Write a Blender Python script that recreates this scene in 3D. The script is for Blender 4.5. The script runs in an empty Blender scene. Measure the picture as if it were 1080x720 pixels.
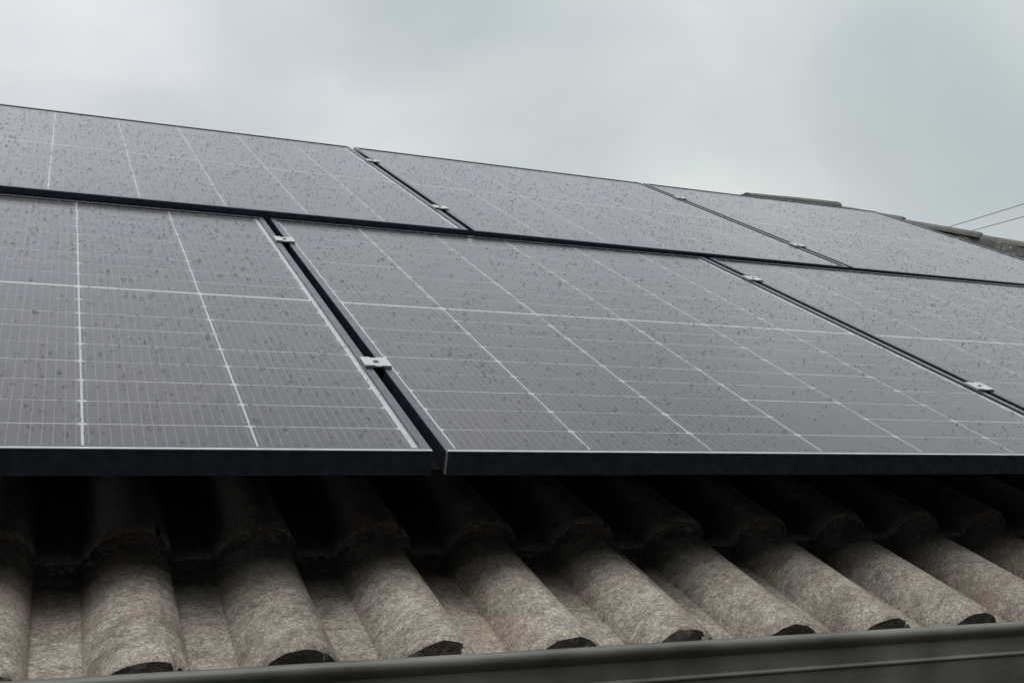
import bpy, bmesh, math, random
from mathutils import Matrix, Vector, noise
random.seed(7)
sc = bpy.context.scene
COL = sc.collection
rad = math.radians

# ------------------------------------------------------------------ camera, sky, sun, exposure
PITCH = rad(20.0)                      # slope of the roof that carries the panels
LIFT = 2.75                            # height of the array's lower edge above the ground
SLOPE = Matrix.Translation((0, 0, LIFT)) @ Matrix.Rotation(PITCH, 4, 'X')   # roof frame: x along eave, y up the slope, z out

cd = bpy.data.cameras.new('camera')
cam = bpy.data.objects.new('camera', cd); COL.objects.link(cam)
right = Vector((0.863958, -0.475121, 0.166841)); down = Vector((0.044824, -0.257444, -0.965253)); fwd = Vector((0.501564, 0.841417, -0.201124))
cm = Matrix((right, -down, -fwd)).transposed().to_4x4()
cm.translation = Vector((-0.436405, -1.567604, 0.525505))
cam.matrix_world = SLOPE @ cm
cd.sensor_fit = 'HORIZONTAL'; cd.sensor_width = 36.0
cd.lens = 36.0 * 1377.65 / 1080.0
cd.shift_x = (540 - 853.12) / 1080.0
cd.shift_y = (372.405 - 360) / 1080.0
cd.clip_start = 0.05; cd.clip_end = 3000
sc.camera = cam

SUN_EL, SUN_ROT = rad(70), rad(205)     # the sun stands high behind the cloud, over the photographer's left shoulder
world = bpy.data.worlds.new('World'); sc.world = world; world.use_nodes = True
wt = world.node_tree; wt.nodes.clear()
def wn(t, **k):
    n = wt.nodes.new(t)
    for a, b in k.items(): setattr(n, a, b)
    return n
wl = wt.links.new
wo = wn('ShaderNodeOutputWorld')
sky = wn('ShaderNodeTexSky', sky_type='NISHITA', sun_disc=False, sun_elevation=SUN_EL, sun_rotation=SUN_ROT)
bsky = wn('ShaderNodeBackground'); bsky.inputs[1].default_value = 0.08; wl(sky.outputs[0], bsky.inputs[0])
tc = wn('ShaderNodeTexCoord')
mp = wn('ShaderNodeMapping'); mp.inputs['Location'].default_value = (-4.31, -1.62, 3.99); mp.inputs['Scale'].default_value = (1, 1, 1.5)
wl(tc.outputs['Generated'], mp.inputs[0])
n1 = wn('ShaderNodeTexNoise'); n1.inputs['Scale'].default_value = 3.0; n1.inputs['Detail'].default_value = 5; n1.inputs['Roughness'].default_value = .45
n1.inputs['Distortion'].default_value = 0.3
n2 = wn('ShaderNodeTexNoise'); n2.inputs['Scale'].default_value = 1.7; n2.inputs['Detail'].default_value = 2
wl(mp.outputs[0], n1.inputs['Vector'])
mp2 = wn('ShaderNodeMapping'); mp2.inputs['Location'].default_value = (4.83, 2.46, -0.21); wl(tc.outputs['Generated'], mp2.inputs[0]); wl(mp2.outputs[0], n2.inputs['Vector'])
r1 = wn('ShaderNodeValToRGB'); e = r1.color_ramp
e.elements[0].position = 0.32; e.elements[0].color = (0.490, 0.538, 0.555, 1)
e.elements[1].position = 0.67; e.elements[1].color = (0.800, 0.825, 0.810, 1)
e.elements.new(0.5).color = (0.610, 0.650, 0.660, 1)
wl(n1.outputs[0], r1.inputs[0])
r2 = wn('ShaderNodeValToRGB'); e = r2.color_ramp
e.elements[0].position = 0.38; e.elements[0].color = (0.99, 0.985, 1.025, 1)
e.elements[1].position = 0.62; e.elements[1].color = (0.99, 1.005, 0.988, 1)
wl(n2.outputs[0], r2.inputs[0])
mul = wn('ShaderNodeMix', data_type='RGBA', blend_type='MULTIPLY'); mul.inputs[0].default_value = 1
wl(r1.outputs[0], mul.inputs[6]); wl(r2.outputs[0], mul.inputs[7])
# even overcast: the cloud deck brightens smoothly towards the zenith
sx = wn('ShaderNodeSeparateXYZ'); wl(tc.outputs['Generated'], sx.inputs[0])
zc = wn('ShaderNodeMath', operation='MAXIMUM'); zc.inputs[1].default_value = 0; wl(sx.outputs[2], zc.inputs[0])
gr = wn('ShaderNodeMath', operation='MULTIPLY_ADD'); gr.inputs[1].default_value = 1.5; gr.inputs[2].default_value = 0.62; wl(zc.outputs[0], gr.inputs[0])
gx = wn('ShaderNodeMath', operation='MAXIMUM'); gx.inputs[1].default_value = 1.0; wl(gr.outputs[0], gx.inputs[0])
bcl = wn('ShaderNodeBackground'); wl(gx.outputs[0], bcl.inputs[1]); wl(mul.outputs[2], bcl.inputs[0])
mx = wn('ShaderNodeMixShader'); mx.inputs[0].default_value = 0.93
wl(bsky.outputs[0], mx.inputs[1]); wl(bcl.outputs[0], mx.inputs[2]); wl(mx.outputs[0], wo.inputs[0])

sd = bpy.data.lights.new('sun', 'SUN'); sd.energy = 1.25; sd.angle = rad(38); sd.color = (1, .97, .93)
so = bpy.data.objects.new('sun', sd); COL.objects.link(so)
so.rotation_euler = (rad(90) - SUN_EL, 0, rad(180) - SUN_ROT); so.location = (-5, -8, 15)
sc.view_settings.view_transform = 'Standard'; sc.view_settings.look = 'None'
sc.view_settings.gamma = 1; sc.view_settings.exposure = 0.0

# ------------------------------------------------------------------ helpers
def link(o, parent=None):
    COL.objects.link(o)
    if parent is not None: o.parent = parent
    return o
def meshobj(name, verts, faces, mat, parent=None, smooth=None):
    me = bpy.data.meshes.new(name); me.from_pydata(verts, [], faces); me.update()
    if smooth is not None:
        me.shade_smooth(); me.set_sharp_from_angle(angle=rad(smooth))
    if mat: me.materials.append(mat)
    return link(bpy.data.objects.new(name, me), parent)
def instance(name, me, parent=None):
    return link(bpy.data.objects.new(name, me), parent)
def empty(name, mw=None, parent=None):
    o = link(bpy.data.objects.new(name, None), parent)
    o.empty_display_size = 0.1
    if mw is not None: o.matrix_world = mw
    return o
def tag(o, label=None, cat=None, group=None, kind=None):
    if label: o['label'] = label
    if cat: o['category'] = cat
    if group: o['group'] = group
    if kind: o['kind'] = kind
    return o
class MB:
    def __init__(s): s.v = []; s.f = []
    def box(s, x0, x1, y0, y1, z0, z1):
        b = len(s.v)
        s.v += [(x, y, z) for z in (z0, z1) for x, y in ((x0, y0), (x1, y0), (x1, y1), (x0, y1))]
        s.f += [tuple(b + i for i in q) for q in ((3, 2, 1, 0), (4, 5, 6, 7), (0, 1, 5, 4), (1, 2, 6, 5), (2, 3, 7, 6), (3, 0, 4, 7))]
        return s
    def extrude_x(s, prof, x0, x1, closed=True):
        b = len(s.v); n = len(prof)
        s.v += [(x0, y, z) for y, z in prof] + [(x1, y, z) for y, z in prof]
        for i in range(n if closed else n - 1):
            j = (i + 1) % n; s.f.append((b + i, b + j, b + n + j, b + n + i))
        if closed: s.f += [tuple(b + i for i in reversed(range(n))), tuple(b + n + i for i in range(n))]
        return s
    def tube(s, pts, r, n=8, taper=None):
        b = len(s.v)
        for i, p in enumerate(pts):
            p = Vector(p); a = Vector(pts[max(i - 1, 0)]); c = Vector(pts[min(i + 1, len(pts) - 1)])
            d = (c - a).normalized(); u = d.orthogonal().normalized(); w = d.cross(u)
            if i and u.dot(pu) < 0: u = -u; w = -w
            pu = u
            rr = r if taper is None else taper[i]
            for k in range(n):
                t = 2 * math.pi * k / n; s.v.append(tuple(p + u * math.cos(t) * rr + w * math.sin(t) * rr))
        for i in range(len(pts) - 1):
            for k in range(n):
                s.f.append((b + i * n + k, b + i * n + (k + 1) % n, b + (i + 1) * n + (k + 1) % n, b + (i + 1) * n + k))
        s.f.append(tuple(b + k for k in reversed(range(n)))); e = b + (len(pts) - 1) * n; s.f.append(tuple(e + k for k in range(n)))
        return s
    def build(s, name, mat, parent=None, smooth=None, bevel=0, seg=2):
        o = meshobj(name, s.v, s.f, mat, parent, smooth)
        if bevel:
            bm = bmesh.new(); bm.from_mesh(o.data)
            bmesh.ops.bevel(bm, geom=list(bm.edges), offset=bevel, segments=seg, affect='EDGES', profile=.5)
            bm.to_mesh(o.data); bm.free()
        return o

# ------------------------------------------------------------------ materials
def material(name):
    m = bpy.data.materials.new(name); m.use_nodes = True; nt = m.node_tree
    b = nt.nodes['Principled BSDF']
    return m, nt, b
def N(nt, t, ins=None, **k):
    n = nt.nodes.new(t)
    for a, b in k.items(): setattr(n, a, b)
    for a, v in (ins or {}).items():
        if hasattr(v, 'is_output'): nt.links.new(v, n.inputs[a])
        else: n.inputs[a].default_value = v
    return n
def ramp(nt, fac, stops):
    r = nt.nodes.new('ShaderNodeValToRGB'); el = r.color_ramp.elements
    while len(el) > 1: el.remove(el[-1])
    el[0].position, el[0].color = stops[0][0], (*stops[0][1], 1)
    for p, c in stops[1:]: el.new(p).color = (*c, 1)
    nt.links.new(fac, r.inputs[0]); return r.outputs[0]
def g3(v): return (v, v, v)
def mixc(nt, fac, a, b, mode='MIX'):
    n = nt.nodes.new('ShaderNodeMix'); n.data_type = 'RGBA'; n.blend_type = mode
    for i, v in ((0, fac), (6, a), (7, b)):
        if hasattr(v, 'is_output'): nt.links.new(v, n.inputs[i])
        else: n.inputs[i].default_value = v if i == 0 else (*v, 1)
    return n.outputs[2]
def mathn(nt, op, a, b=0.0):
    return N(nt, 'ShaderNodeMath', {0: a, 1: b}, operation=op).outputs[0]

def concrete(name, dark, mid, light, wet=.62, red=True, grainbump=.5, lichen=1.0):
    m, nt, b = material(name)
    geo = N(nt, 'ShaderNodeNewGeometry').outputs['Position']
    oi = N(nt, 'ShaderNodeObjectInfo').outputs['Random']
    patch = N(nt, 'ShaderNodeTexNoise', {'Vector': geo, 'Scale': 9.0, 'Detail': 5.0, 'Roughness': .6}).outputs[0]
    col = ramp(nt, patch, [(.3, dark), (.5, mid), (.72, light)])
    grain = N(nt, 'ShaderNodeTexNoise', {'Vector': geo, 'Scale': 340.0, 'Detail': 3.0, 'Roughness': .7}).outputs[0]
    col = mixc(nt, .85, col, ramp(nt, grain, [(.32, g3(.62)), (.5, g3(1.0)), (.68, g3(1.35))]), 'MULTIPLY')
    mot = N(nt, 'ShaderNodeTexNoise', {'Vector': geo, 'Scale': 48.0, 'Detail': 5.0, 'Roughness': .65}).outputs[0]
    col = mixc(nt, .8, col, ramp(nt, mot, [(.34, g3(.68)), (.5, g3(1.0)), (.66, g3(1.2))]), 'MULTIPLY')
    vor = N(nt, 'ShaderNodeTexVoronoi', {'Vector': geo, 'Scale': 360.0})
    spk = N(nt, 'ShaderNodeSeparateColor', {0: vor.outputs['Color']}).outputs[0]
    col = mixc(nt, .9, col, ramp(nt, spk, [(.0, g3(.62)), (.35, g3(.88)), (.7, g3(1.05)), (1.0, g3(1.5))]), 'MULTIPLY')
    big = N(nt, 'ShaderNodeTexVoronoi', {'Vector': geo, 'Scale': 150.0})
    spb = N(nt, 'ShaderNodeSeparateColor', {0: big.outputs['Color']}).outputs[1]
    col = mixc(nt, .6, col, ramp(nt, spb, [(.0, g3(.84)), (.5, g3(1.0)), (1.0, g3(1.18))]), 'MULTIPLY')
    # pale lichen crust in loose colonies
    lp = N(nt, 'ShaderNodeTexNoise', {'Vector': geo, 'Scale': 14.0, 'Detail': 2.0}).outputs[0]
    ls = N(nt, 'ShaderNodeTexNoise', {'Vector': geo, 'Scale': 95.0, 'Detail': 4.0, 'Roughness': .7}).outputs[0]
    lm = mathn(nt, 'MULTIPLY', ramp(nt, lp, [(.50, g3(0)), (.66, g3(1))]), ramp(nt, ls, [(.53, g3(0)), (.60, g3(.7 * lichen))]))
    col = mixc(nt, lm, col, (.46, .43, .35))
    if red:
        rp = N(nt, 'ShaderNodeTexNoise', {'Vector': geo, 'Scale': 3.6, 'Detail': 4.0, 'Distortion': .8}).outputs[0]
        col = mixc(nt, ramp(nt, rp, [(.53, g3(0)), (.68, g3(.45))]), col, (.20, .125, .095))
    col = mixc(nt, 1.0, col, N(nt, 'ShaderNodeCombineColor', {0: mathn(nt, 'ADD', mathn(nt, 'MULTIPLY', oi, .30), .84), 1: mathn(nt, 'ADD', mathn(nt, 'MULTIPLY', oi, .28), .85), 2: mathn(nt, 'ADD', mathn(nt, 'MULTIPLY', oi, .26), .86)}).outputs[0], 'MULTIPLY')
    nt.links.new(col, b.inputs['Base Color'])
    nt.links.new(ramp(nt, patch, [(.35, g3(wet)), (.65, g3(.92))]), b.inputs['Roughness'])
    b.inputs['Specular IOR Level'].default_value = .35
    h = mathn(nt, 'ADD', mathn(nt, 'MULTIPLY', spk, .5), mathn(nt, 'MULTIPLY', patch, 1.2))
    bp = N(nt, 'ShaderNodeBump', {'Height': h, 'Strength': grainbump, 'Distance': .006})
    nt.links.new(bp.outputs[0], b.inputs['Normal'])
    return m
M_TILE = concrete('concrete_tile', (.185, .158, .130), (.290, .252, .212), (.38, .337, .288))
M_BUTT = concrete('shade_and_algae_butt', (.075, .060, .047), (.130, .108, .088), (.19, .162, .136), red=False, grainbump=.8)  # dark end colour holds painted shade as well as algae
M_HIP = concrete('concrete_ridge_tile', (.065, .067, .061), (.105, .107, .097), (.135, .136, .125), red=False, lichen=.25)
M_MORTAR = concrete('mortar', (.045, .045, .045), (.065, .063, .060), (.09, .088, .085), red=False, grainbump=.8)

def simple(name, col, rough, spec=.5, metal=0, var=.12, scale=30, bump=0):
    m, nt, b = material(name)
    tcn = N(nt, 'ShaderNodeTexCoord').outputs['Object']
    nz = N(nt, 'ShaderNodeTexNoise', {'Vector': tcn, 'Scale': float(scale), 'Detail': 4.0}).outputs[0]
    c = mixc(nt, 1.0, col, ramp(nt, nz, [(.3, g3(1 - var)), (.7, g3(1 + var))]), 'MULTIPLY')
    nt.links.new(c, b.inputs['Base Color'])
    nt.links.new(ramp(nt, nz, [(.3, g3(max(0, rough - .1))), (.7, g3(min(1, rough + .1)))]), b.inputs['Roughness'])
    b.inputs['Specular IOR Level'].default_value = spec; b.inputs['Metallic'].default_value = metal
    if bump:
        nt.links.new(N(nt, 'ShaderNodeBump', {'Height': nz, 'Strength': bump, 'Distance': .002}).outputs[0], b.inputs['Normal'])
    return m
M_FRAME = simple('black_anodised_frame', (.020, .024, .038), .27, .5, var=.2, scale=60)
M_RAW = simple('raw_aluminium_and_glint', (.52, .53, .54), .4, metal=.9)  # bare corner metal, also used for the glint strip
M_ALU = simple('silver_aluminium_clamp', (.50, .51, .50), .45, metal=.7, var=.1, scale=120)
M_BOLT = simple('steel_bolt', (.16, .16, .16), .4, metal=.9)
M_RAIL = simple('black_rail', (.015, .015, .017), .5)
M_STRIP = simple('matte_black_strip', (.008, .008, .009), .95, .08)  # for the added strip that stops light in the panel gaps
M_BACK = simple('white_backsheet', (.52, .53, .53), .6, var=.06)
M_GUTTER = simple('painted_gutter', (.120, .118, .102), .45, .5, var=.42, scale=9, bump=.25)
M_WALL = simple('render_wall', (.55, .52, .46), .9, .2, scale=40, bump=.4)
M_FASCIA = simple('fascia_paint', (.10, .10, .095), .5, .4)
M_DECK = simple('roof_underlay', (.03, .03, .032), .9, .2)
M_CABLE = simple('cable_sheath', (.05, .052, .05), .6)
M_WOOD = simple('weathered_pole', (.17, .14, .11), .85, .2, var=.3, scale=6)

def cell_material():
    m, nt, b = material('silicon_cell')
    tcn = N(nt, 'ShaderNodeTexCoord').outputs['Object']
    sep = N(nt, 'ShaderNodeSeparateXYZ', {0: tcn})
    # ten wire busbars along the cell, each a hair of tinned copper
    fx = mathn(nt, 'FRACT', mathn(nt, 'MULTIPLY', sep.outputs[0], 1 / .0114))
    bar = mathn(nt, 'LESS_THAN', mathn(nt, 'ABSOLUTE', mathn(nt, 'SUBTRACT', fx, .5)), .045)
    oi = N(nt, 'ShaderNodeObjectInfo').outputs['Random']
    geo = N(nt, 'ShaderNodeNewGeometry').outputs['Position']
    base = mixc(nt, oi, (.010, .0105, .0125), (.0145, .0145, .0165))
    base = mixc(nt, mathn(nt, 'MULTIPLY', bar, .6), base, (.24, .24, .24))
    nt.links.new(base, b.inputs['Base Color']); b.inputs['Roughness'].default_value = .45; b.inputs['Specular IOR Level'].default_value = .3
    return m
M_CELL = cell_material()

def glass_material(name, wet):
    m = bpy.data.materials.new(name); m.use_nodes = True; nt = m.node_tree; nt.nodes.clear()
    out = nt.nodes.new('ShaderNodeOutputMaterial')
    geo = N(nt, 'ShaderNodeNewGeometry').outputs['Position']
    nrm = None
    if not wet:
        f1 = N(nt, 'ShaderNodeTexNoise', {'Vector': geo, 'Scale': 420.0, 'Detail': 2.0}).outputs[0]
        f2 = N(nt, 'ShaderNodeTexNoise', {'Vector': geo, 'Scale': 24.0, 'Detail': 3.0}).outputs[0]
        bmp = N(nt, 'ShaderNodeBump', {'Height': mathn(nt, 'ADD', f1, f2), 'Strength': .10, 'Distance': .0006})
        nrm = bmp.outputs[0]
    fr = N(nt, 'ShaderNodeFresnel', {'IOR': 1.33 if wet else 1.41})
    gl = N(nt, 'ShaderNodeBsdfGlossy', {'Color': (1, 1, 1, 1), 'Roughness': .02 if wet else .16})
    if not wet: gl.inputs['Color'].default_value = (.97, .94, .975, 1)      # faint purple of the anti-reflection coat
    tr = N(nt, 'ShaderNodeBsdfTransparent', {'Color': (.97, .97, .97, 1)})
    if nrm:
        nt.links.new(nrm, fr.inputs['Normal']); nt.links.new(nrm, gl.inputs['Normal'])
    mx = N(nt, 'ShaderNodeMixShader', {0: fr.outputs[0], 1: tr.outputs[0], 2: gl.outputs[0]})
    last = mx.outputs[0]
    if not wet:
        # thin film of dust dried into runs down the slope
        tco = N(nt, 'ShaderNodeTexCoord').outputs['Object']
        mpn = N(nt, 'ShaderNodeMapping', {'Vector': tco, 'Scale': (1.0, .12, 1.0)})
        runs = N(nt, 'ShaderNodeTexNoise', {'Vector': mpn.outputs[0], 'Scale': 150.0, 'Detail': 3.0, 'Roughness': .6}).outputs[0]
        blot = N(nt, 'ShaderNodeTexNoise', {'Vector': geo, 'Scale': 5.0, 'Detail': 4.0}).outputs[0]
        fac = mathn(nt, 'MULTIPLY', ramp(nt, runs, [(.35, g3(.010)), (.72, g3(.06))]), ramp(nt, blot, [(.3, g3(.5)), (.7, g3(1.0))]))
        df = N(nt, 'ShaderNodeBsdfDiffuse', {'Color': (.48, .43, .38, 1)})
        last = N(nt, 'ShaderNodeMixShader', {0: fac, 1: last, 2: df.outputs[0]}).outputs[0]
    nt.links.new(last, out.inputs[0])
    return m
M_GLASS = glass_material('solar_glass', False)
M_DROP = glass_material('rain_drop', True)

def ground_material():
    m, nt, b = material('lawn_ground')
    geo = N(nt, 'ShaderNodeNewGeometry').outputs['Position']
    n = N(nt, 'ShaderNodeTexNoise', {'Vector': geo, 'Scale': .6, 'Detail': 8.0, 'Roughness': .65}).outputs[0]
    nt.links.new(ramp(nt, n, [(.3, (.025, .035, .012)), (.55, (.045, .06, .022)), (.75, (.08, .075, .045))]), b.inputs['Base Color'])
    b.inputs['Roughness'].default_value = .95
    return m

# ------------------------------------------------------------------ ground
g = meshobj('ground', [(-900, -900, 0), (900, -900, 0), (900, 900, 0), (-900, 900, 0)], [(0, 1, 2, 3)], ground_material())
tag(g, kind='structure')

# ------------------------------------------------------------------ the house
ROLL, GAUGE, EAVE_Y, CROWN = 0.15, 0.3675, -0.217, -0.154
RIDGE_Y, APEX_X, LEFT_APEX = 4.22, 3.0, -2.2
cP, sP = math.cos(PITCH), math.sin(PITCH)
RUN = (RIDGE_Y - EAVE_Y) * cP                      # plan distance eave to ridge
EAVE_X0, EAVE_X1 = LEFT_APEX - RUN, APEX_X + RUN
def to_world(x, y, z): return SLOPE @ Vector((x, y, z))
eave_w = to_world(0, EAVE_Y, CROWN); ridge_w = to_world(0, RIDGE_Y, CROWN)
MIDY = ridge_w.y
BACK_Y = MIDY + RUN

house = empty('house', Matrix.Translation(((EAVE_X0 + EAVE_X1) / 2, MIDY, 0)))
tag(house, 'low house with brown concrete tiled hip roof and grey gutter under the solar panels', 'house')
HI = house.matrix_world.inverted()
def house_part(o):
    o.parent = house; o.matrix_parent_inverse = HI; return o

OVER = 0.45
wb = MB()
wz = eave_w.z - 0.16
x0, x1, y0, y1 = EAVE_X0 + OVER, EAVE_X1 - OVER, eave_w.y + OVER, BACK_Y - OVER
wb.box(x0, x1, y0, y0 + .25, -.1, wz); wb.box(x0, x1, y1 - .25, y1, -.1, wz)
wb.box(x0, x0 + .25, y0 + .25, y1 - .25, -.1, wz); wb.box(x1 - .25, x1, y0 + .25, y1 - .25, -.1, wz)
house_part(wb.build('wall', M_WALL))
fb = MB()
fz0, fz1 = eave_w.z - .24, eave_w.z - .075
fx0, fx1, fy0, fy1 = EAVE_X0 + .06, EAVE_X1 - .06, eave_w.y + .06, BACK_Y - .06
fb.box(fx0, fx1, fy0, fy0 + .025, fz0, fz1); fb.box(fx0, fx1, fy1 - .025, fy1, fz0, fz1)
fb.box(fx0, fx0 + .025, fy0 + .025, fy1 - .025, fz0, fz1); fb.box(fx1 - .025, fx1, fy0 + .025, fy1 - .025, fz0, fz1)
house_part(fb.build('fascia', M_FASCIA))
sb = MB(); sb.box(fx0 + .025, fx1 - .025, fy0 + .025, fy1 - .025, wz + .002, wz + .014)
house_part(sb.build('soffit', M_FASCIA))

# roof deck: a hipped sheet under the tiles, parent of every tile
dz = -.085
def W(x, y, z): return (x, y, z)
e0, e1 = EAVE_X0 + .09, EAVE_X1 - .09
fy, by = eave_w.y + .09, BACK_Y - .09
ez = eave_w.z + .09 * math.tan(PITCH) + dz; rz = ridge_w.z + dz
deck_v = [W(e0, fy, ez), W(e1, fy, ez), W(e1, by, ez), W(e0, by, ez), W(LEFT_APEX, MIDY, rz), W(APEX_X, MIDY, rz)]
roof = house_part(meshobj('roof', deck_v, [(0, 1, 5, 4), (2, 3, 4, 5), (1, 2, 5), (3, 0, 4)], M_DECK))
def roof_part(o, mw=None):
    o.parent = roof
    if mw is not None: o.matrix_basis = mw
    return o

# tile profile: two rolls, side lap just past the crown of every second roll
RH = 0.042
def roll_h(u):                         # u in rolls, 0 at a crown; long left flank, steep right flank
    u = (u + .5) % 1 - .5
    a = u / .29 if u > 0 else -u / .385
    if a < 1: return RH * (1 - a ** (2.4 if u > 0 else 2.0)) ** (.6 if u > 0 else .85)
    return 0.0
_h = [.13, .16, .19, .22, .245, .265, .28, .29, .35, .46, .60, .615, .63, .65, .685, .73, .79, .87, .94, 1.0, 1.07]
US = _h + [1 + u for u in _h] + [2.11, 2.14, 2.155]
TL = 0.42; DROP = 0.024; TH = 0.015
def tile_mesh(us, vmax, jit, coarse=False):
    """verts in the tile's own frame: x from the lap roll's crown, y up the slope from the butt, z from crown plane."""
    V, F = [], []
    if coarse: us = us[::2] + ([us[-1]] if len(us) % 2 == 0 else [])
    def zz(u):
        z = roll_h(u) - RH
        if u > 2.15: z -= .004
        return z
    n = len(us)
    rows = []
    for i, u in enumerate(us):
        vm = vmax[i] if isinstance(vmax, list) else vmax
        rows.append(max(0.012, min(TL, vm)))
    j = [jit.uniform(-.0022, .0022) for _ in us] if jit else [0] * n
    lap = [.012 if u < .18 else 0 for u in us]          # open notch where the next tile laps this one
    for i, u in enumerate(us): V.append((u * ROLL, j[i], min(zz(u) - .028, -RH * .8)))   # solid butt, its foot bedded on the course below
    for i, u in enumerate(us): V.append((u * ROLL, j[i] * 1.2, zz(u) - .0045 - lap[i]))   # rounded arris
    for i, u in enumerate(us): V.append((u * ROLL, .006 + j[i], zz(u) - lap[i]))
    for i, u in enumerate(us): y = min(.030, rows[i] * .8); V.append((u * ROLL, y, zz(u) - lap[i] * .12 - DROP * y / GAUGE))
    for i, u in enumerate(us): V.append((u * ROLL, rows[i], zz(u) - lap[i] * .12 - DROP * rows[i] / GAUGE))
    for i, u in enumerate(us): V.append((u * ROLL, rows[i], zz(u) - TH - DROP * rows[i] / GAUGE))
    for r in range(4):
        for i in range(n - 1): F.append((r * n + i, r * n + i + 1, (r + 1) * n + i + 1, (r + 1) * n + i))
    for i in range(n - 1): F.append((5 * n + i, 5 * n + i + 1, i + 1, i))
    for i in range(n - 1): F.append((4 * n + i, 4 * n + i + 1, 5 * n + i + 1, 5 * n + i))
    F.append((n - 1, 6 * n - 1, 5 * n - 1, 4 * n - 1, 3 * n - 1, 2 * n - 1)); F.append((0, n, 2 * n, 3 * n, 4 * n, 5 * n))
    return V, F

def hip_cut(u_e, L): return min(u_e, L - u_e) / cP   # longest run up the slope at a place along the eave
L_FRONT = EAVE_X1 - EAVE_X0
PHASE = -0.3346                                     # crown of a lap roll, measured along the eave
jr = random.Random(3)
full_meshes = []
def darken_butt(me, nb):                                   # darker lower ends: shade on downturned faces put into the colour, with algae
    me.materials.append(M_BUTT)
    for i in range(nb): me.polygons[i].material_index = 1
for k in range(6):
    V, F = tile_mesh(US, TL, jr)
    me = bpy.data.meshes.new('roof_tile'); me.from_pydata(V, [], F); me.update(); me.shade_smooth(); me.set_sharp_from_angle(angle=rad(50)); me.materials.append(M_TILE); darken_butt(me, len(US) - 1)
    full_meshes.append(me)
def slope_tiles(L, S, mw, x_of_u0, individual, first=False):
    """covers one trapezoid slope: L eave length, S slope length; tiles chosen by individual(x, course) become objects of their own."""
    fv, ff = [], []
    ncourse = math.ceil(S / GAUGE)
    k0 = math.floor((0 - x_of_u0) / (2 * ROLL)) - 1
    nt = int(L / (2 * ROLL)) + 3
    rr = random.Random(11)
    for c in range(ncourse):
        v0 = c * GAUGE
        for k in range(k0, k0 + nt + 1):
            ue = x_of_u0 + k * 2 * ROLL
            us = [u for u in US if 0.02 < ue + u * ROLL < L - .02]
            if len(us) < 3: continue
            vm = [min(S - v0 - .02, hip_cut(ue + u * ROLL, L) - v0 - .03) for u in us]
            keep = [i for i in range(len(us)) if vm[i] > .015]
            if len(keep) < 3: continue
            us = [us[i] for i in keep]; vm = [vm[i] for i in keep]
            whole = len(us) == len(US) and min(vm) >= TL
            tm = Matrix.Translation((ue, v0 + (max(-.014, min(.014, .010 - .016 * (ue + EAVE_X0 + .34))) if c == 0 and first else 0), 0))
            if individual(ue, c):
                a = rr.gauss(0, .004); t = tm @ Matrix.Translation((rr.gauss(0, .0012), rr.gauss(0, .003), rr.gauss(0, .0008))) @ Matrix.Rotation(a, 4, 'Z')
                if whole: o = instance('roof_tile', rr.choice(full_meshes))
                else:
                    V, F = tile_mesh(us, vm, rr); o = meshobj('roof_tile', V, F, M_TILE, None, 50); darken_butt(o.data, len(us) - 1)
                roof_part(o, mw @ t)
            else:
                V, F = tile_mesh(us, vm, None, True); b = len(fv)
                fv += [tuple(tm @ Vector(q)) for q in V]; ff += [tuple(b + i for i in f) for f in F]
    o = meshobj('tile_field', fv, ff, M_TILE, None, 50); roof_part(o, mw); tag(o, kind='stuff')
S_LEN = RIDGE_Y - EAVE_Y
front_mw = SLOPE @ Matrix.Translation((EAVE_X0, EAVE_Y, CROWN))
def front_pick(ue, c):
    x = ue + EAVE_X0
    if c <= 2: return -1.6 < x < 3.2
    return x > 2.3 and c >= 4 and x < 5.2
slope_tiles(L_FRONT, S_LEN, front_mw, PHASE - EAVE_X0, front_pick, True)
never = lambda u, c: False
R180 = Matrix.Rotation(math.pi, 4, 'Z')
TILT = Matrix.Rotation(PITCH, 4, 'X')
slope_tiles(L_FRONT, S_LEN, Matrix.Translation((EAVE_X1, BACK_Y, eave_w.z)) @ R180 @ TILT, .1, never)
slope_tiles(2 * RUN, S_LEN, Matrix.Translation((EAVE_X1, eave_w.y, eave_w.z)) @ Matrix.Rotation(math.pi / 2, 4, 'Z') @ TILT, .05, never)
slope_tiles(2 * RUN, S_LEN, Matrix.Translation((EAVE_X0, BACK_Y, eave_w.z)) @ Matrix.Rotation(-math.pi / 2, 4, 'Z') @ TILT, .05, never)

# ridge and hip tiles: half round caps, each end lapped over the next, bedded on mortar
def cap_mesh(length, w, h, rng):
    V, F = [], []
    n = 13
    secs = [(0, 1.0, -.003), (.005, 1.01, 0), (length * .3, .99, 0), (length * .6, .96, 0), (length, .90, 0)]
    for (x, s, dd) in secs:
        for sh in (0, .014):
            for i in range(n):
                t = math.pi * i / (n - 1)
                a = (w / 2 * s - sh); hh = h * s - sh + dd
                V.append((x, -a * math.cos(t), hh * math.sin(t) ** .8 + rng.uniform(-.0025, .0025)))
    m = 2 * n
    for k in range(len(secs) - 1):
        for i in range(n - 1):
            F.append((k * m + i, (k + 1) * m + i, (k + 1) * m + i + 1, k * m + i + 1))
            F.append((k * m + n + i, k * m + n + i + 1, (k + 1) * m + n + i + 1, (k + 1) * m + n + i))
        F.append((k * m, k * m + n, (k + 1) * m + n, (k + 1) * m)); F.append((k * m + n - 1, (k + 1) * m + n - 1, (k + 1) * m + m - 1, k * m + m - 1))
    for k, flip in ((0, 0), (len(secs) - 1, 1)):
        for i in range(n - 1):
            q = (k * m + i, k * m + i + 1, k * m + n + i + 1, k * m + n + i); F.append(q if not flip else tuple(reversed(q)))
    return V, F
cr = random.Random(5)
cap_meshes = []
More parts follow.
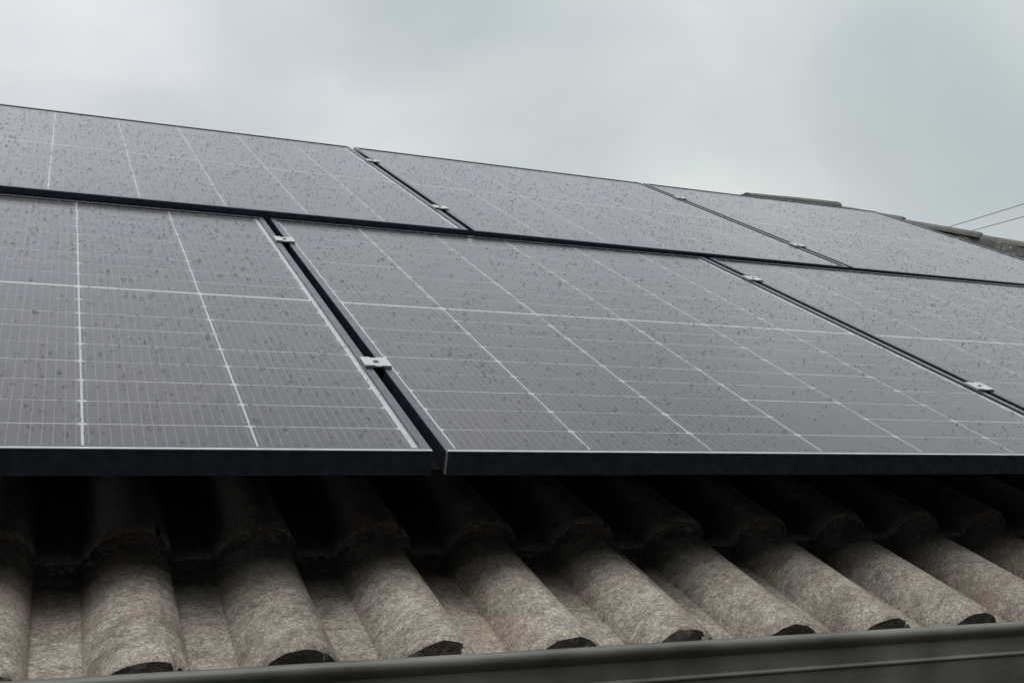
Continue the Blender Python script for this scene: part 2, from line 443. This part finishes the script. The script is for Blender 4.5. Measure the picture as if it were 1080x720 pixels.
for k in range(4):
    V, F = cap_mesh(.45, .18, .038, cr)
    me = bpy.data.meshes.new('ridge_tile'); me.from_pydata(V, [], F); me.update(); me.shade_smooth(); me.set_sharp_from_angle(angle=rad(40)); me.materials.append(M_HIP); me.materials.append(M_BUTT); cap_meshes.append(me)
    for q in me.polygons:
        if q.normal.x < -.9: q.material_index = 1  # cap end faces take the same painted-in shade
def caps(name, p0, p1, rise, step=.402, start=0):
    """from the lower (lapped-over) end p0 to p1; the thick lip of each cap points to p0."""
    p0, p1 = Vector(p0), Vector(p1); d = (p1 - p0); Ltot = d.length; d.normalize()
    yv = Vector((0, 0, 1)).cross(d).normalized(); zv = d.cross(yv)
    n = int(Ltot / step)
    tilt = Matrix.Rotation(rad(1.2), 4, 'Y')
    for i in range(n):
        pos = p0 + d * (start + i * step) + zv * (rise + cr.gauss(0, .002))
        m = Matrix((d, yv, zv)).transposed().to_4x4(); m.translation = pos
        roof_part(instance(name, cr.choice(cap_meshes)), m @ Matrix.Rotation(cr.gauss(0, .008), 4, 'Z') @ tilt)
    # mortar bed along the whole line
    V, F = [], []
    k = int(Ltot / .06)
    for i in range(k + 1):
        q = p0 + d * (Ltot * i / k)
        for (a, hgt) in ((-.125, -.12), (-.083, .004), (-.06, .012), (.06, .012), (.083, .004), (.125, -.12)):
            V.append(tuple(q + yv * (a + cr.uniform(-.006, .006)) + zv * (rise + hgt - .012 + cr.uniform(-.005, .005))))
    for i in range(k):
        for j in range(5): F.append((i * 6 + j, i * 6 + 6 + j, i * 6 + 7 + j, i * 6 + 1 + j))
    roof_part(meshobj('mortar_bed', V, F, M_MORTAR, None, 60))
def hip_pt(k): return to_world(APEX_X + .275 * k, RIDGE_Y - .292 * k, CROWN)
hip_dir_n = 15.2
caps('hip_tile', hip_pt(hip_dir_n), hip_pt(0), .055, step=.402, start=(hip_dir_n - int(hip_dir_n)) * .402)
lo = to_world(LEFT_APEX - .275 * hip_dir_n, RIDGE_Y - .292 * hip_dir_n, CROWN)
caps('hip_tile', lo, to_world(LEFT_APEX, RIDGE_Y, CROWN), .055)
# ridge: the right-hand end cap rides high over the hip, the others sit low behind the panels
rA = to_world(APEX_X, RIDGE_Y, CROWN); rB = to_world(LEFT_APEX, RIDGE_Y, CROWN)
caps('ridge_tile', rA + Vector((-.52, 0, 0)), rB, .020)
me = cap_meshes[0]
m = Matrix.Translation(rA + Vector((.02, 0, .060))) @ Matrix.Rotation(math.pi, 4, 'Z') @ Matrix.Rotation(rad(.5), 4, 'Y') @ Matrix.Diagonal((1.16, 1.05, 1.0, 1))
roof_part(instance('ridge_tile', me), m)
V, F = [], []                                        # mortar packed under the raised end cap
for i in range(10):
    x = rA.x - .49 + .5 * i / 9
    for (dy, dzz) in ((-.11, -.09), (-.078, .058), (-.03, .07), (.03, .07), (.078, .058), (.11, -.09)):
        V.append((x, rA.y + dy + cr.uniform(-.004, .004), rA.z + dzz + cr.uniform(-.003, .003)))
for i in range(9):
    for j in range(5): F.append((i * 6 + j, i * 6 + 6 + j, i * 6 + 7 + j, i * 6 + 1 + j))
F += [tuple(range(6)), tuple(reversed(range(54, 60)))]
roof_part(meshobj('mortar_bed', V, F, M_MORTAR, None, 60))
for (ps) in ((hip_pt(0), Vector((1, 1, 0))),):
    far = Vector((EAVE_X1, BACK_Y, eave_w.z)); caps('hip_tile', far, rA, .055)
    far = Vector((EAVE_X0, BACK_Y, eave_w.z)); caps('hip_tile', far, rB, .055)

# gutter: beaded lip, flat face with a pressed line, open trough
GY, GZ = eave_w.y - .062, LIFT - .2295
prof = []
for i in range(9):                                   # rounded bead on the lip
    t = math.pi * (1.0 + .12) - math.pi * 1.3 * i / 8
    prof.append((GY + .008 + .0085 * math.cos(t), GZ - .0085 + .0085 * math.sin(t)))
inner = [(GY + .0165, GZ - .017), (GY + .012, GZ - .022), (GY + .012, GZ - .085), (GY + .02, GZ - .093), (GY + .107, GZ - .093), (GY + .113, GZ - .087), (GY + .113, GZ - .052)]
outer = [(GY + .116, GZ - .052), (GY + .116, GZ - .096), (GY + .014, GZ - .096), (GY + .004, GZ - .088), (GY + .003, GZ - .046), (GY + .0012, GZ - .044), (GY + .0012, GZ - .0425), (GY + .0055, GZ - .040), (GY + .006, GZ - .02), (GY + .0035, GZ - .0165)]
gp = prof + inner + outer
def fall(x): return -.0115 * (max(-1.3, min(2.4, x)) - .25)      # laid to a slight fall towards the hip end
gm = MB(); ng = len(gp); gxs = [EAVE_X0 - .06, -1.3, 2.4, EAVE_X1 + .06]
for x in gxs: gm.v += [(x, y, z + fall(x)) for y, z in gp]
for k in range(len(gxs) - 1): gm.f += [(k * ng + i, k * ng + (i + 1) % ng, (k + 1) * ng + (i + 1) % ng, (k + 1) * ng + i) for i in range(ng)]
gm.f += [tuple(reversed(range(ng))), tuple((len(gxs) - 1) * ng + i for i in range(ng))]
gutter = house_part(gm.build('gutter', M_GUTTER, None, 35))
for bx in (-3.4, -2.5, -1.6, 2.9, 3.8, 4.7):         # brackets across the trough
    bb = MB(); bb.box(bx, bx + .02, GY + .013, GY + .1125, GZ - .012 + fall(bx), GZ - .009 + fall(bx))
    o = bb.build('gutter_bracket', M_GUTTER); o.parent = gutter

# ------------------------------------------------------------------ unseen house added to block low sky light under the panels
NY = -4.4
nb = empty('added_shade_house', Matrix.Translation((0, NY - 4, 0)))
tag(nb, 'added unseen dark brick house block that shades the eave from low sky', 'house')
def brick_material():
    m, nt, b = material('dark_brick')  # blue-grey tone cools the light this added house bounces under the panels
    tcn = N(nt, 'ShaderNodeTexCoord').outputs['Object']
    sp = N(nt, 'ShaderNodeSeparateXYZ', {0: tcn})
    v = N(nt, 'ShaderNodeCombineXYZ', {0: sp.outputs[0], 1: sp.outputs[2], 2: sp.outputs[1]}).outputs[0]
    br = N(nt, 'ShaderNodeTexBrick', {'Vector': v, 'Color1': (.085, .092, .115, 1), 'Color2': (.12, .128, .155, 1), 'Mortar': (.16, .165, .18, 1), 'Scale': 1.0, 'Mortar Size': .01, 'Brick Width': .225, 'Row Height': .075})
    nt.links.new(br.outputs[0], b.inputs['Base Color']); b.inputs['Roughness'].default_value = .9
    return m
MB().box(-9, 9, -4, 4, -.1, 5.9).build('wall', brick_material(), nb)
MB().extrude_x([(-4.4, 5.88), (4.4, 5.88), (0, 8.0)], -9.3, 9.3).build('roof', M_MORTAR, nb)
M_PANE = simple('dark_window_glass', (.02, .022, .025), .08, .5)
for wx in (-5, 0, 5):
    for wz_ in (1.0, 3.6):
        w = MB().box(wx - .6, wx + .6, 4.0, 4.04, wz_, wz_ + 1.1).build('window', M_FASCIA, nb)
        MB().box(wx - .54, wx + .54, 4.041, 4.046, wz_ + .06, wz_ + 1.04).build('pane', M_PANE, w)

# ------------------------------------------------------------------ solar panels
PW, PH, PT = 1.134, 1.722, 0.032
LIP, MX, CG = 0.0125, 0.018, 0.0027
GAPX, GAPY = 0.0165, 0.0215
CWID = (PW - 2 * MX) / 6
MID = 0.0075
RP = (PH - 2 * .0135 - MID) / 18
cw, ch, cc = (CWID - CG) / 2, (RP - .0020) / 2, .0046
oct_v = []
for z in (-.00005, 0.00005):
    oct_v += [(-cw + cc, -ch, z), (cw - cc, -ch, z), (cw, -ch + cc, z), (cw, ch - cc, z), (cw - cc, ch, z), (-cw + cc, ch, z), (-cw, ch - cc, z), (-cw, -ch + cc, z)]
cell_me = bpy.data.meshes.new('cell')
cell_me.from_pydata(oct_v, [], [tuple(range(8, 16)), tuple(reversed(range(8)))] + [(i, (i + 1) % 8, 8 + (i + 1) % 8, 8 + i) for i in range(8)]); cell_me.update(); cell_me.materials.append(M_CELL)

def frame_mesh():
    # mitred black extrusion: outer wall, top lip, small arris highlight
    b = .0011
    prof = [(0, -PT), (0, -b), (b, 0), (LIP - .0006, 0), (LIP, -.0006), (LIP, -.0022), (.0022, -.0022), (.0022, -PT + .0018), (.028, -PT + .0018), (.028, -PT)]
    n = len(prof); V, F = [], []
    cs = [(0, 0, 1, 1), (PW, 0, -1, 1), (PW, PH, -1, -1), (0, PH, 1, -1)]
    for (x, y, sx, sy) in cs:
        for (d, z) in prof: V.append((x + sx * d, y + sy * d, z))
    for k in range(4):
        q = (k + 1) % 4
        for i in range(n):
            j = (i + 1) % n; F.append((k * n + i, k * n + j, q * n + j, q * n + i))
    return V, F
FV, FF = frame_mesh()
frame_me = bpy.data.meshes.new('frame'); frame_me.from_pydata(FV, [], FF); frame_me.update(); frame_me.materials.append(M_FRAME)
bm = bmesh.new(); bm.from_mesh(frame_me); bmesh.ops.recalc_face_normals(bm, faces=bm.faces); bm.to_mesh(frame_me); bm.free()
glass_me = bpy.data.meshes.new('glass'); zt = -.0025
x0, x1, y0, y1 = LIP - .006, PW - LIP + .006, LIP - .006, PH - LIP + .006
glass_me.from_pydata([(x0, y0, zt), (x1, y0, zt), (x1, y1, zt), (x0, y1, zt)], [], [(0, 1, 2, 3)]); glass_me.update(); glass_me.materials.append(M_GLASS)
back_me = bpy.data.meshes.new('backsheet'); bb = MB().box(x0, x1, y0, y1, -.0072, -.0056)
back_me.from_pydata(bb.v, [], bb.f); back_me.update(); back_me.materials.append(M_BACK)
rear_me = bpy.data.meshes.new('rear_bounce_block'); bb = MB().box(x0, x1, y0, y1, -.0090, -.0074)  # added black underside, cuts the light bounced beneath the panels
rear_me.from_pydata(bb.v, [], bb.f); rear_me.update(); rear_me.materials.append(M_RAIL)
gap_stop_me = bpy.data.meshes.new('gap_light_stop'); bb = MB().box(PW + .0004, PW + GAPX - .0004, .012, PH - .002, -PT + .0005, -PT + .003)  # added strip, stops light leaking down between neighbouring panels
gap_stop_me.from_pydata(bb.v, [], bb.f); gap_stop_me.update(); gap_stop_me.materials.append(M_STRIP)
corner_me = bpy.data.meshes.new('corner_edge'); bb = MB().box(-.0006, .0016, -.0007, .0010, -PT + .002, -.0012)
corner_me.from_pydata(bb.v, [], bb.f); corner_me.update(); corner_me.materials.append(M_RAW)

edge_me = bpy.data.meshes.new('lower_edge_glint'); bb = MB().box(.0012, PW - .0012, -.0005, .0048, -.0010, .0004)  # bright strip stands in for the sky glint on the lower lip
edge_me.from_pydata(bb.v, [], bb.f); edge_me.update(); edge_me.materials.append(M_RAW)
def drops_mesh(rng, count):
    V, F = [], []
    n = 8
    for _ in range(count):
        x = rng.uniform(LIP + .004, PW - LIP - .004); y = rng.uniform(LIP + .004, PH - LIP - .004)
        if noise.noise((x * 3.1 + rng.seed_off, y * 2.3, 1.7)) < -.25 and rng.random() < .6: continue
        r = min(.0026, .0008 * math.exp(abs(rng.gauss(0, .5)))) if rng.random() < .965 else rng.uniform(.002, .0033)
        el = rng.uniform(.8, 1.5); a0 = rng.uniform(0, 6.28)
        h = r * rng.uniform(.85, 1.15)
        w1, w2 = rng.uniform(.08, .22), rng.uniform(0, 6.28)
        b = len(V)
        for s, z in ((1.0, 0), (.86, .5), (.52, .86)):
            for k in range(n):
                t = 2 * math.pi * k / n + a0; q = r * s * (1 + w1 * math.sin(2 * t + w2))
                V.append((x + q * math.cos(t), y + q * math.sin(t) * el, zt + .0001 + h * z))
        V.append((x, y, zt + .0001 + h))
        for s in range(2):
            for k in range(n): F.append((b + s * n + k, b + s * n + (k + 1) % n, b + (s + 1) * n + (k + 1) % n, b + (s + 1) * n + k))
        for k in range(n): F.append((b + 2 * n + k, b + 2 * n + (k + 1) % n, b + 3 * n))
    return V, F

class Rng(random.Random): pass
def solar_panel(x, y, label, seed, z=0.0, z1=0.0, corner=True):
    rr = Rng(seed); rr.seed_off = seed * 3.7
    p = empty('solar_panel', SLOPE @ Matrix.Translation((x, y, z)) @ Matrix.Rotation(rr.gauss(0, .0006), 4, 'Z') @ Matrix.Rotation((z - z1) / PW, 4, 'Y'))
    tag(p, label, 'solar panel', 'solar panels mounted on the tiled roof')
    instance('frame', frame_me, p); instance('backsheet', back_me, p); instance('rear_bounce_block', rear_me, p)
    for r in range(18):
        for c in range(6):
            o = instance('cell', cell_me, p)
            o.location = (MX + CWID * (c + .5) + rr.gauss(0, .0002), .0135 + RP * (r + .5) + (MID if r >= 9 else 0) + rr.gauss(0, .0004), -.0055)
    instance('glass', glass_me, p); instance('gap_light_stop', gap_stop_me, p)
    V, F = drops_mesh(rr, 6000)
    o = meshobj('rain_drops', V, F, M_DROP, p, 180); tag(o, kind='stuff')
    if corner: instance('corner_edge', corner_me, p); instance('lower_edge_glint', edge_me, p)
    return p
OFF = 0.4915
UPY = PH + GAPY
step = PW + GAPX
solar_panel(-step, 0, 'lower row solar panel whose broad pale cell margin borders the wide dark gap', 1)
solar_panel(0, 0, 'middle solar panel of the lower row, with a bright bare metal front corner', 2)
solar_panel(step, 0, 'lower row solar panel on the same side as the hip tiles and cables', 3)
solar_panel(OFF - step, UPY, 'solar panel of the ridge row farthest from the hip tiles and overhead cables', 4, .0150, .0118, False)
solar_panel(OFF, UPY, 'middle solar panel of the ridge row, between two clamped gaps', 5, .0115, .0058, False)
solar_panel(OFF + step, UPY, 'solar panel of the ridge row with hip tiles peeping over its top edge', 6, .0055, .003, False)

# ------------------------------------------------------------------ mounting rails with roof hooks and clamps
def clamp(parent, x, y, z0=0.0):
    c = MB()
    c.v = []; c.f = []
    w, l = .0195, .024
    pr = [(-w, .0), (w, .0), (w, .0036), (.006, .0036), (.0045, .0026), (-.0045, .0026), (-.006, .0036), (-w, .0036)]
    b = len(c.v); n = len(pr)
    c.v += [(x + a, y - l, z + z0 + .0006) for a, z in pr] + [(x + a, y + l, z + z0 + .0006) for a, z in pr]
    c.f += [(i, n + i, n + (i + 1) % n, (i + 1) % n) for i in range(n)] + [tuple(range(n)), tuple(reversed(range(n, 2 * n)))]
    o = c.build('mid_clamp', M_ALU, parent)
    bm = bmesh.new(); bm.from_mesh(o.data); bmesh.ops.recalc_face_normals(bm, faces=bm.faces); bm.to_mesh(o.data); bm.free()
    s = MB(); s.box(x - .0045, x + .0045, y - .02, y + .02, -.036, z0 + .0004); s.build('clamp_stem', M_RAIL, o)
    bt = MB(); bt.tube([(x, y, z0 + .0030), (x, y, z0 + .0052)], .004, 6); bt.build('bolt', M_BOLT, o)
def rail(y, xa, xb, clamps, label):
    r = empty('mounting_rail', SLOPE @ Matrix.Translation((0, 0, 0)))
    r.matrix_world = SLOPE @ Matrix.Translation((xa, y, 0))
    tag(r, label, 'rail', 'rails under the solar panels')
    b = MB(); b.box(0, xb - xa, -.02, .02, -PT - .0415, -PT - .0012); b.build('rail_bar', M_RAIL, r)
    for x, z in clamps: clamp(r, x - xa, 0, z)
    x = .3
    while x < xb - xa:
        h = MB(); h.box(x - .015, x + .015, -.034, -.0205, -PT - .126, -PT - .004); h.box(x - .015, x + .015, -.0204, .16, -PT - .131, -PT - .126)
        h.build('roof_hook', M_RAIL, r); x += .9
rail(.415, -step + .06, 2 * step - .06, ((-GAPX / 2, 0), (PW + GAPX / 2, 0)), 'mounting rail with silver clamps nearer the gutter, under the lower row of panels')
rail(1.428, -step + .06, 2 * step - .06, ((-GAPX / 2, 0), (PW + GAPX / 2, 0)), 'mounting rail with silver clamps under the upper end of the lower panel row')
rail(2.09, OFF - step + .06, OFF + 2 * step - .06, ((OFF - GAPX / 2, .0118), (OFF + PW + GAPX / 2, .0058)), 'mounting rail with silver clamps under the lower end of the ridge row')
rail(3.06, OFF - step + .06, OFF + 2 * step - .06, ((OFF - GAPX / 2, .0118), (OFF + PW + GAPX / 2, .0058)), 'mounting rail with silver clamps nearest the ridge')

# ------------------------------------------------------------------ overhead cables on two poles beyond the roof
CW = cam.matrix_world
def ray(u, v):
    d = Vector(((u - 853.12) / 1377.65, -(v - 372.405) / 1377.65, -1)); return (CW.to_3x3() @ d).normalized()
def at(u, v, dist): return CW.translation + ray(u, v) * dist
# the two spans run from a far pole hidden by the roof to a nearer pole past the hip end
A1, B1 = at(905, 268, 46), at(1700, 18, 19)
A2, B2 = at(925, 270, 46), at(1700, 52, 19)
for k, (A, B, lab) in enumerate(((A1, B1, 'upper of two thin dark overhead cables crossing the sky beside the hip tiles'), (A2, B2, 'lower of two thin dark overhead cables crossing the sky beside the hip tiles'))):
    pts = [A.lerp(B, i / 24) - Vector((0, 0, .05 * 4 * (i / 24) * (1 - i / 24))) for i in range(25)]
    o = MB().tube(pts, .0085, 6).build('overhead_cable', M_CABLE, None, 60)
    tag(o, lab, 'cable', 'overhead cables behind the roof')

def pole(foot_xy, tops, label):
    c = (tops[0] + tops[1]) / 2
    p = empty('utility_pole', Matrix.Translation((c.x, c.y, 0)))
    tag(p, label, 'pole', 'utility poles carrying the overhead cables')
    h = min(t.z for t in tops)
    MB().tube([(0, 0, -.3), (0, 0, h * .5), (0, 0, h - .06)], .12, 12, [.15, .125, .10]).build('pole_shaft', M_WOOD, p, 40)
    d = (tops[1] - tops[0]); d.z = 0; d.normalize(); w = (tops[1] - tops[0]).length / 2 + .25
    b = MB(); b.tube([tuple(-d * w + Vector((0, 0, h - .2))), tuple(d * w + Vector((0, 0, h - .2)))], .06, 6).build('crossarm', M_WOOD, p)
    for t in tops:
        q = t - Vector((c.x, c.y, 0)); MB().tube([(q.x, q.y, h - .2), (q.x, q.y, t.z - .004)], .03, 8).build('insulator', M_CABLE, p)
pole(None, (A1, A2), 'wooden utility pole standing far behind the tiled house')
pole(None, (B1, B2), 'wooden utility pole standing past the hip end of the house')
